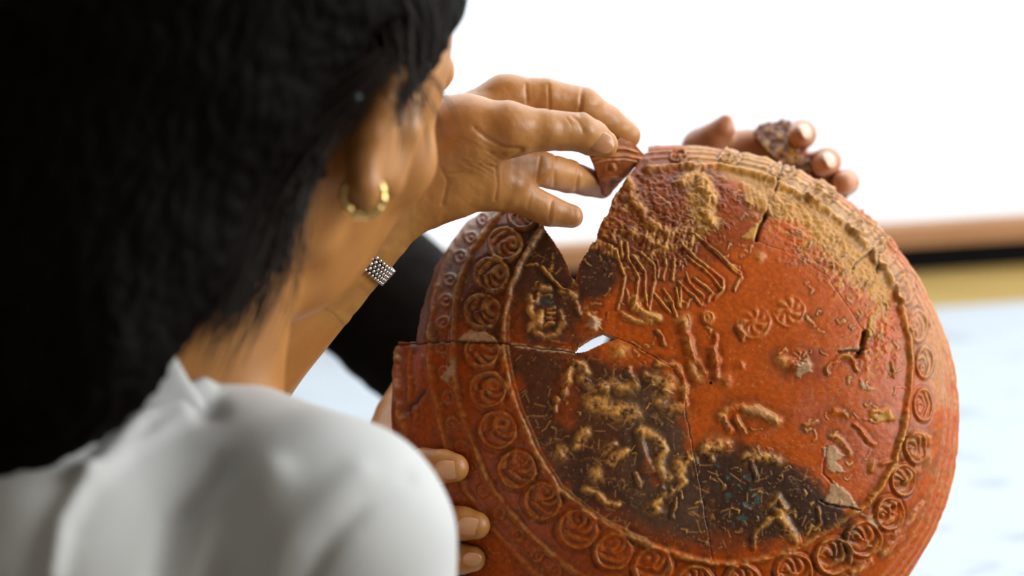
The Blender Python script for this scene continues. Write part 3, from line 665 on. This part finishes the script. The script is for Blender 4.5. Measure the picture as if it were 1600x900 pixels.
# ---- the woman: head turned to the vessel, left hand raised with the small sherd, right hand round the vessel's left edge
woman = empty('person', to_world(P(250, 1000, 1.1)), 'dark-haired woman in white shirt seen from behind, holding the vessel and a small sherd', 'person')
HF = unit((.40, -.15, -.90)); HU = unit((.25, .965, -.05)); HR = np.cross(HF, HU); HR = unit(HR); HU = np.cross(HR, HF)
EAR = P(586, 205, 1.085); HC = EAR-HR*.070+HU*.030+HF*.012
hp, hcut, eyes = head_prims(HC, HF, HU, HR)
LH = lambda f, r, u: HC+f*HF+r*HR+u*HU
ear = [('c', *(P(x0, y0, d0), P(x1, y1, d1)), r0, r1, .003) for (x0, y0, d0, r0), (x1, y1, d1, r1) in
       zip([(622,112,1.070,.0042),(612,128,1.069,.0056),(592,165,1.068,.0066),(574,210,1.068,.0068),(566,252,1.069,.0068),(567,290,1.069,.0072)],
           [(612,128,1.069,.0056),(592,165,1.068,.0066),(574,210,1.068,.0068),(566,252,1.069,.0068),(567,290,1.069,.0072),(571,312,1.071,.0068)])]
ear += [('c', P(630, 125, 1.092), P(628, 200, 1.092), .006, .008, .006), ('c', P(628, 200, 1.092), P(600, 280, 1.09), .008, .009, .006), ('c', P(608, 150, 1.078), P(590, 270, 1.080), .005, .006, .004)]
oe = LH(.012, -.072, -.03)
ear2 = [('c', oe+HU*.03-HF*.012-HR*.006, oe+HU*.0-HF*.02-HR*.008, .005, .006, .004), ('c', oe+HU*.0-HF*.02-HR*.008, oe-HU*.03-HF*.004, .006, .006, .004), ('c', oe+HU*.03-HF*.012-HR*.006, oe+HU*.02+HF*.008, .005, .004, .004)]
neck = [('c', LH(-.02, -.002, -.06), P(228, 650, 1.13), .0485, .053, .010), ('c', P(352, 480, 1.11), P(335, 690, 1.11), .024, .027, .008)]
torso = [('c', P(250, 760, 1.13), P(480, 885, 1.07), .040, .036, .010), ('c', P(220, 780, 1.13), P(-80, 860, 1.2), .05, .045, .04), ('e', P(110, 1330, 1.14), np.eye(3), np.array([.13, .17, .080]), .03)]
SHO, ELB, WRI = P(485, 875, 1.06), P(570, 1230, 1.10), P(612, 905, 1.262)
rarm = [('c', SHO, ELB, .041, .034, .02), ('c', ELB, WRI, .034, .024, .015)]
SHL, EBL = P(-80, 860, 1.21), P(190, 830, 1.29)
larm = [('c', SHL, EBL, .042, .036, .02), ('c', EBL, P(380, 540, 1.245), .036, .0315, .004), ('c', P(380, 540, 1.245), P(535, 362, 1.243), .0315, .0282, .001), ('c', P(535, 362, 1.243), P(600, 290, 1.243), .0282, .0272, .001)]
hcut += [('c', P(648, 140, 1.066), P(618, 262, 1.068), .0055, .004, .004), ('c', P(562, 135, 1.076), P(533, 265, 1.078), .0065, .0055, .004)]
Vb, Fb = implicit(hp+ear+ear2+neck+torso+rarm+larm, .0022, cuts=hcut)
# left hand, fine
fore = [('c', P(470, 437, 1.244), P(535, 362, 1.243), .0297, .0284, .001), ('c', P(535, 362, 1.243), P(618, 272, 1.243), .0284, .0262, .001)]
hand = fore + chain([(618,272,1.243,.0262),(676,248,1.245,.0245)], .004)
hand += chain([(664,232,1.240,.0215),(730,212,1.232,.0195),(790,203,1.228,.0128)], .012)        # thumb metacarpal and ball
hand += chain([(790,202,1.228,.0122),(850,203,1.232,.0096),(905,206,1.240,.0091),(925,215,1.246,.0084),(944,225,1.2515,.0066)], .005)   # thumb
hand += chain([(680,285,1.248,.019),(755,282,1.250,.0135),(792,288,1.254,.0095)], .012)          # outer palm
hand += chain([(690,245,1.252,.020),(780,225,1.262,.0120)], .014)
hand += chain([(700,215,1.262,.017),(792,151,1.268,.0098)], .012)
hand += chain([(785,152,1.268,.0098),(850,153,1.272,.0094),(908,167,1.279,.0090)], .005)+chain([(908,167,1.279,.0092),(945,190,1.290,.0084),(978,212,1.300,.0070)], .0035)   # index
hand += chain([(790,195,1.272,.0095),(850,196,1.284,.0088),(905,205,1.297,.0084),(960,228,1.303,.0072)], .005)          # middle, behind
hand += chain([(775,262,1.258,.0105),(838,262,1.268,.0086),(888,275,1.284,.0080),(940,291,1.303,.0062)], .004)        # ring
hand += chain([(765,295,1.254,.0105),(812,307,1.260,.0082),(858,330,1.266,.0073),(893,338,1.269,.0058)], .004)       # little
Vh, Fh = implicit(hand, .00085, pad=.004)
Vh = relax(Vh, Fh, 2, .4); Nh = vnormals(Vh, Fh); hx, hy = pix(Vh)
near = Nh[:, 2] > -.15
D = np.zeros(len(Vh))
for L, w, a in (([(822,132),(824,160)], 2, .9), ([(857,133),(859,170)], 1.8, 1.0), ([(910,136),(906,178)], 2.4, 1.3), ([(742,200),(760,215),(790,232),(815,233)], 2.5, 1.4), ([(775,262),(778,290),(774,312)], 2, 1.0), ([(785,255),(815,237)], 2, .8),
                ([(868,240),(866,290)], 2.2, .8), ([(905,255),(900,300)], 2, .7), ([(845,245),(838,285)], 2, .8), ([(862,315),(858,345)], 2, .8), ([(830,300),(824,325)], 1.8, .6), ([(690,262),(700,285),(692,320)], 2.2, .9), ([(700,272),(725,270),(745,260),(770,240)], 1.6, .7),
                ([(895,182),(905,190),(912,205)], 2, .6), ([(886,184),(893,195)], 1.6, .45)):
    D -= a*.0006*stroke(hx, hy, L, w*1.25)
r3 = np.random.default_rng(4)
for i in range(26):        # fine wrinkles over the ball of the thumb
    x, y = r3.uniform(700, 765), r3.uniform(205, 262); L = r3.uniform(12, 32); D -= .00022*stroke(hx, hy, [(x, y), (x+L*.8, y+L*.35+r3.uniform(-2, 2)), (x+L*1.3, y+L*.75)], 1.3)
D += .0009*fbm(hx, hy, 22, 3, 8)
Vh = Vh+Nh*(D*near)[:, None]
# right hand, fine
rh = [('c', P(615, 930, 1.262), P(620, 860, 1.268), .024, .023, .015)]+chain([(620,860,1.27,.022),(640,790,1.276,.017)], .015)
rh += chain([(620,800,1.29,.016),(604,700,1.318,.0125),(622,650,1.335,.0115),(650,590,1.352,.009)], .01)       # thumb, behind the rim
def on_vessel(x, y, r, sink=.0004):       # depth at which a finger of radius r rests on the vessel at this place
    w = 4
    while True:
        m = (abs(px-x) < w) & (abs(py-y) < w)
        if m.sum() > 3: break
        w *= 1.5
    return (-V_VES[m, 2]).min()-r+sink
def finger(pts): return [(x, y, on_vessel(x, y, r), r) for x, y, r in pts]
FA = finger([(662,728,.0084),(692,729,.0080),(710,731,.0068)]); FB = finger([(694,816,.0086),(724,818,.0078),(744,821,.0066)]); FC = finger([(692,874,.0080),(722,873,.0072),(739,873,.0062)]); FD = finger([(700,930,.0070),(732,925,.0060)])
rh += chain([(618,765,FA[0][2]+.004,.0125)]+FA, .004)+chain([(632,835,FB[0][2]+.004,.0125)]+FB, .004)+chain([(645,890,FC[0][2]+.004,.012)]+FC, .004)+chain([(650,940,FD[0][2]+.004,.011)]+FD, .004)
Vr, Fr = implicit(rh, .001, pad=.004); Vr = relax(Vr, Fr, 2, .4)
body = mesh_obj('body', *join([(relax(Vb, Fb, 2, .5), Fb), (Vh, Fh), (Vr, Fr)]), skin, woman)
for i, e in enumerate(eyes): ball('eye', e, .0115, frame_m, woman)
nail(P(942, 222, surf_depth(Vh, 942, 222)-.0006), P(966, 232, 1.2475)-P(920, 212, 1.244), (.0, .22, .97), .0118, .0102, nail_m, woman)['label'] = 'pale thumbnail of the raised hand'
for x, y, Q, w in ((699,735,FA,.0112),(733,823,FB,.0106),(738,874,FC,.0080)):
    nail(P(x, y, surf_depth(Vr, x, y)-.0005), (1, -.06, -.12), (.12, -.10, 1), w*1.12, w*.80, nail_m, woman)

# hair: cap, gathered mass down the back, loose strands
HB = np.array([HF, HR, HU])
hair = [('e', HC+HU*.004-HF*.006, HB, np.array([.102, .081, .108]), .01), ('c', LH(-.03, -.01, .02), P(140, 300, 1.09), .085, .06, .04),
        ('c', P(150, 200, 1.10), P(60, 420, 1.08), .095, .075, .04), ('c', P(130, 380, 1.07), P(95, 560, 1.045), .058, .038, .04), ('c', P(95, 560, 1.045), P(-30, 670, 1.04), .038, .030, .03),
        ('c', P(500, 150, 1.088), P(415, 290, 1.085), .020, .012, .02), ('c', P(330, 190, 1.06), P(278, 450, 1.055), .036, .022, .02), ('c', P(250, 410, 1.05), P(130, 560, 1.04), .026, .022, .03), ('c', P(-60, 300, 1.1), P(-120, 640, 1.1), .07, .05, .04)]
cutn = unit(.80*HF-.60*HU+.04*HR)
hcuts = [('c', P(628, 92, 1.055), P(575, 200, 1.055), .015, .020, .006), ('e', LH(.0, 0, 0)+cutn*(-.004+.6), np.eye(3), np.array([.6, .6, .6]), .006)]
Vx, Fx = implicit(hair, .0028, cuts=hcuts); Vx = relax(Vx, Fx, 2, .5); Nx = vnormals(Vx, Fx); hx, hy = pix(Vx)
Vx = Vx+Nx*(.004*np.sin(fbm(hx*1.5+hy*.6, hy*.3-hx*.15, 30, 2, 6)*22))[:, None]*.2
ho = mesh_obj('hair', Vx, Fx, hair_m, woman); ho['label'] = 'black hair gathered low over the back of the neck'
def tubes(paths, r0, sides=3):
    Vs = []; Fs = []; n = 0
    for p in paths:
        p = np.array(p); m = len(p); t = np.gradient(p, axis=0); t /= np.linalg.norm(t, axis=1, keepdims=True)
        a = np.cross(t, (.3, .2, 1.)); a /= np.linalg.norm(a, axis=1, keepdims=True); b = np.cross(t, a)
        rr = r0*np.sin(np.linspace(.35, math.pi-.05, m))
        for k in range(sides):
            th = 2*math.pi*k/sides; Vs.append(p+(a*math.cos(th)+b*math.sin(th))*rr[:, None])
        for k in range(sides):
            k2 = (k+1) % sides; i = np.arange(m-1); Fs.append(np.c_[n+k*m+i, n+k2*m+i, n+k2*m+i+1, n+k*m+i+1])
        n += sides*m
    return np.vstack(Vs), np.vstack(Fs)
guides = [[(600,95,1.055),(540,130,1.05),(470,190,1.05),(400,270,1.045),(340,380,1.04),(290,480,1.03)], [(560,140,1.06),(480,190,1.055),(420,270,1.05),(370,380,1.045),(320,500,1.035)],
          [(520,150,1.065),(450,230,1.055),(420,330,1.05),(400,420,1.05),(330,520,1.04)], [(450,200,1.06),(400,300,1.052),(360,420,1.045),(300,530,1.035)], [(400,220,1.055),(440,300,1.05),(410,380,1.05),(420,450,1.055)],
          [(618,190,1.074),(620,130,1.073),(622,60,1.07),(595,0,1.06),(550,-60,1.06)], [(625,100,1.068),(640,130,1.068),(650,165,1.07),(645,200,1.072)]]
paths = []; r4 = np.random.default_rng(8)
for g, cnt in zip(guides, (260, 260, 240, 260, 60, 70, 40)):
    for _ in range(cnt):
        sp = 24; off = r4.normal(0, sp, 2); od = r4.uniform(-.012, .01); amp = r4.uniform(0, 9); ph = r4.uniform(0, 6)
        q = np.array(g, float); t = np.linspace(0, len(q)-1, 22); c3 = np.c_[[np.interp(t, range(len(q)), q[:, k]) for k in range(3)]].T
        for k in range(3): c3[:, k] = np.convolve(np.pad(c3[:, k], 3, mode='edge'), np.ones(7)/7, 'valid')
        spread = np.linspace(.6, 1.5, 22)
        paths.append([P(x+off[0]*s_+amp*math.sin(ph+s_*3), y+off[1]*s_, d+od) for (x, y, d), s_ in zip(c3, spread)])
Vt, Ft = tubes(paths, .00032)
tag(mesh_obj('loose_strands', Vt, Ft, strand_m, ho), kind='stuff')

# shirt
sh = [('c', P(332, 783, 1.10), P(512, 848, 1.06), .0520, .0505, .010), ('c', P(200, 785, 1.12), P(-90, 850, 1.2), .058, .058, .014), ('e', P(110, 1300, 1.13), np.eye(3), np.array([.155, .19, .110]), .03), ('c', P(215, 720, 1.115), P(110, 900, 1.08), .044, .06, .02),
      ('c', P(510, 850, 1.055), P(572, 1250, 1.085), .0505, .047, .008), ('c', P(90, 930, 1.06), P(80, 1250, 1.06), .07, .07, .03), ('c', P(205, 735, 1.12), P(345, 800, 1.10), .052, .050, .010),
      ('c', P(-90, 850, 1.21), P(190, 860, 1.30), .052, .047, .02)]
Vs, Fs = implicit(sh, .0026); Vs = relax(Vs, Fs, 3, .5); Ns = vnormals(Vs, Fs); sx, sy = pix(Vs)
D = .007*fbm(sx*.7+sy*.5, sy*.7-sx*.5, 150, 2, 12)
for L, w, a in (([(80,900),(95,820),(130,760),(200,700),(290,650)], 16, 5), ([(130,740),(220,660),(320,610)], 14, 5), ([(150,720),(250,665),(330,640)], 20, -4), ([(480,910),(520,840),(575,780),(640,745)], 16, -1.8), ([(420,900),(470,820),(560,740)], 26, 2),
                ([(300,900),(340,800),(430,740)], 26, 3), ([(250,900),(270,820),(340,740)], 22, -3)):
    D += a*.001*stroke(sx, sy, L, w)
Vs = Vs+Ns*D[:, None]
so = mesh_obj('shirt', Vs, Fs, shirt_m, woman)
# collar: a folded band round the neck
nc0 = P(248, 572, 1.122); ax_ = unit(P(250, 660, 1.13)-P(330, 420, 1.11)); e1 = unit(np.cross(ax_, (0, 0, 1))); e2 = np.cross(ax_, e1)
cdx = lambda a: (e1*math.cos(a)+e2*math.sin(a))[0]
V = []; na_ = 120; prof = [(.0, -.004), (-.012, -.006), (-.024, -.004), (-.030, .001), (-.027, .006), (-.015, .010), (.0, .014), (.014, .019), (.022, .025)]
for i in range(na_):
    a = 2*math.pi*i/na_; R0 = .0570+.002*math.sin(5*a+1)
    for h_, r_ in prof: V.append(nc0+(e1*math.cos(a)*1.02+e2*math.sin(a))*(R0+r_+.0012*math.sin(a*7+h_*90))+ax_*(h_+.030+max(-.030, -.034+.06*cdx(a)+.16*max(0, cdx(a)-.45)+.05*max(0, .25-(e1*math.cos(a)+e2*math.sin(a))[2]))))
k = len(prof); F = np.array([[i*k+j, ((i+1) % na_)*k+j, ((i+1) % na_)*k+j+1, i*k+j+1] for i in range(na_) for j in range(k-1)])
co = mesh_obj('collar', V, F, shirt_m, so); mo = co.modifiers.new('t', 'SOLIDIFY'); mo.thickness = .0015; mo = co.modifiers.new('s', 'SUBSURF'); mo.levels = 1; mo.render_levels = 2

# hoop earring, ear stud, link bracelet
hc = P(567, 306, 1.068); er = empty('hoop_earring', to_world(hc), 'textured gold hoop earring hanging from the right ear lobe', 'earring')
nu, nv = 96, 14; V = []
ex = unit((1, .1, -.15)); ey = unit(np.cross((0, 0, 1), ex)); ez = np.cross(ex, ey)
for i in range(nu):
    a = 2*math.pi*i/nu*.93+1.75; tr = .0020*(.82+.25*abs(math.sin(a*5.5)))*(1 if True else 1)
    for j in range(nv):
        b_ = 2*math.pi*j/nv; V.append(hc+(ex*math.cos(a)+ey*math.sin(a))*(.0078+tr*math.cos(b_))+ez*tr*math.sin(b_))
F = np.array([[i*nv+j, i*nv+(j+1) % nv, (i+1)*nv+(j+1) % nv, (i+1)*nv+j] for i in range(nu-1) for j in range(nv)])
mesh_obj('hoop', V, F, gold_m, er)
ball('clasp', hc+(ex*math.cos(1.7)+ey*math.sin(1.7))*.0078, .0022, gold_m, er)
st = ball('ear_stud', P(557, 152, 1.045), .0019, stud_m, None); tag(st, 'tiny pale stud high behind the ear', 'earring')
wc = P(540, 358, 1.243)+(P(605, 292, 1.243)-P(540, 358, 1.243))*.47; wa = unit(P(625, 268, 1.243)-P(540, 358, 1.243)); w1 = unit(np.cross(wa, (0, 0, 1))); w2 = np.cross(wa, w1)
wc = P(534, 366, 1.243)
wt = empty('link_bracelet', to_world(wc), 'silver metal link bracelet around the raised wrist', 'bracelet')
LV = []; LF = []; n = 0; Rw = .0298; rows = 62
th = np.linspace(0, math.pi, 6); ph = np.linspace(0, 2*math.pi, 8, endpoint=False)
for i in range(rows):
    for j in range(5):
        a = 2*math.pi*(i+(.5 if j % 2 else 0))/rows; cx = wc+wa*(j-2)*.0019; rad = w1*math.cos(a)+w2*math.sin(a); tan = -w1*math.sin(a)+w2*math.cos(a)
        sz = (.00100, .00135, .0008) if j in (1, 2, 3) else (.0009, .0012, .0008)
        LV.append(np.array([cx+rad*Rw+wa*sz[0]*math.sin(t)*math.cos(q)+tan*sz[1]*math.sin(t)*math.sin(q)+rad*sz[2]*math.cos(t) for t in th for q in ph]))
        LF.append(np.array([[a_*8+b_, (a_+1)*8+b_, (a_+1)*8+(b_+1) % 8, a_*8+(b_+1) % 8] for a_ in range(5) for b_ in range(8)])+n); n += 48
tag(mesh_obj('links', np.vstack(LV), np.vstack(LF), steel_m, wt), kind='stuff')
V = []; 
for i in range(96):
    a = 2*math.pi*i/96; rad = w1*math.cos(a)+w2*math.sin(a)
    for dx, dr in ((-.0039, -.0006), (.0039, -.0006), (.0039, -.0012), (-.0039, -.0012)): V.append(wc+wa*dx+rad*(Rw+dr))
F = np.array([[i*4+j, ((i+1) % 96)*4+j, ((i+1) % 96)*4+(j+1) % 4, i*4+(j+1) % 4] for i in range(96) for j in range(4)])
mesh_obj('band', V, F, dark_m, wt)

# ---- the second person, in black, mostly behind the woman: arm behind the vessel, hand over its top edge
man = empty('person', to_world(P(-30, 1200, 1.6)), 'person in black clothing behind the woman, arm reaching behind the vessel', 'person')
F2 = unit((.62, -.45, .62)); U2 = unit(np.array((.2, .95, .1))-np.dot((.2, .95, .1), F2)*F2); R2 = np.cross(F2, U2)
C2 = P(60, -180, 1.62); hp2, hc2, ey2 = head_prims(C2, F2, U2, R2)
T2 = [('c', C2-U2*.06, P(0, 130, 1.62), .05, .055, .03), ('c', P(0, 170, 1.62), P(390, 310, 1.60), .06, .045, .04), ('c', P(0, 170, 1.62), P(-420, 300, 1.62), .06, .05, .04), ('e', P(-40, 700, 1.62), np.eye(3), np.array([.15, .27, .09]), .05)]
SH2, EB2, WR2 = P(400, 290, 1.60), P(930, 755, 1.50), P(1165, 345, 1.435)
A2 = [('c', SH2, EB2, .040, .036, .02), ('c', EB2, WR2, .034, .022, .02), ('c', P(-420, 320, 1.62), P(-520, 900, 1.62), .042, .036, .03), ('c', P(-520, 900, 1.62), P(-350, 1200, 1.53), .036, .026, .02), ('c', P(-350, 1200, 1.53), P(-330, 1350, 1.50), .028, .018, .02)]
V2, F2_ = implicit(hp2+T2+A2, .004, cuts=hc2)
h2 = chain([(1165,345,1.435,.021),(1175,290,1.425,.022),(1200,270,1.415,.020)], .015)
h2 += chain([(1150,265,1.405,.014),(1098,232,1.392,.0095),(1116,216,1.385,.0082),(1129,202,1.382,.0064),(1134,190,1.381,.0038)], .005)+chain([(1098,235,1.392,.010),(1170,228,1.40,.0085),(1200,240,1.41,.012)], .006)
h2 += chain([(1205,250,1.412,.011),(1238,222,1.402,.0082),(1253,210,1.385,.0074),(1249,213,1.372,.0060)], .003)
h2 += chain([(1225,275,1.410,.011),(1275,262,1.398,.0082),(1292,253,1.380,.0072),(1286,258,1.366,.0060)], .003)
h2 += chain([(1235,300,1.408,.011),(1300,298,1.396,.0080),(1322,285,1.378,.0066),(1317,287,1.364,.0058)], .003)
h2 += chain([(1225,320,1.410,.010),(1280,335,1.400,.0066),(1315,330,1.390,.0058)], .003)
V3, F3 = implicit(h2, .001, pad=.004); V3 = relax(V3, F3, 2, .4)
mesh_obj('body', *join([(relax(V2, F2_, 2, .5), F2_), (V3, F3)]), skin2, man)
for e in ey2: ball('eye', e, .0115, frame_m, man)
for x, y, d in ((1260,204,1.3675),(1298,249,1.3615)):
    nail(P(x, y, d), (-.45, -.30, .75), (.62, .40, .68), .0105, .0085, nail2_m, man)
slv = [('c', SH2, EB2, .0455, .0435, .02), ('c', EB2, P(1080, 490, 1.475), .041, .031, .02), ('c', P(0, 180, 1.62), P(390, 312, 1.60), .066, .050, .04), ('c', P(0, 180, 1.62), P(-420, 305, 1.62), .066, .055, .04), ('e', P(-40, 700, 1.62), np.eye(3), np.array([.16, .30, .10]), .05), ('c', P(-420, 320, 1.62), P(-520, 900, 1.62), .048, .043, .03), ('c', P(-520, 900, 1.62), P(-370, 1150, 1.55), .042, .034, .02)]
V4, F4 = implicit(slv, .0045); V4 = relax(V4, F4, 2, .5); N4 = vnormals(V4, F4); x4, y4 = pix(V4); V4 = V4+N4*(.008*fbm(x4, y4, 60, 3, 14))[:, None]
mesh_obj('black_jacket', V4, F4, black_m, man)
B2 = np.array([F2, R2, U2])
V5, F5 = implicit([('e', C2+U2*.006-F2*.008, B2, np.array([.104, .083, .108]), .01)], .004, cuts=[('e', C2+unit(.85*F2-.5*U2)*(.012+.25), np.eye(3), np.array([.25]*3), .006)])
mesh_obj('hair', V5, F5, hair_m, man)
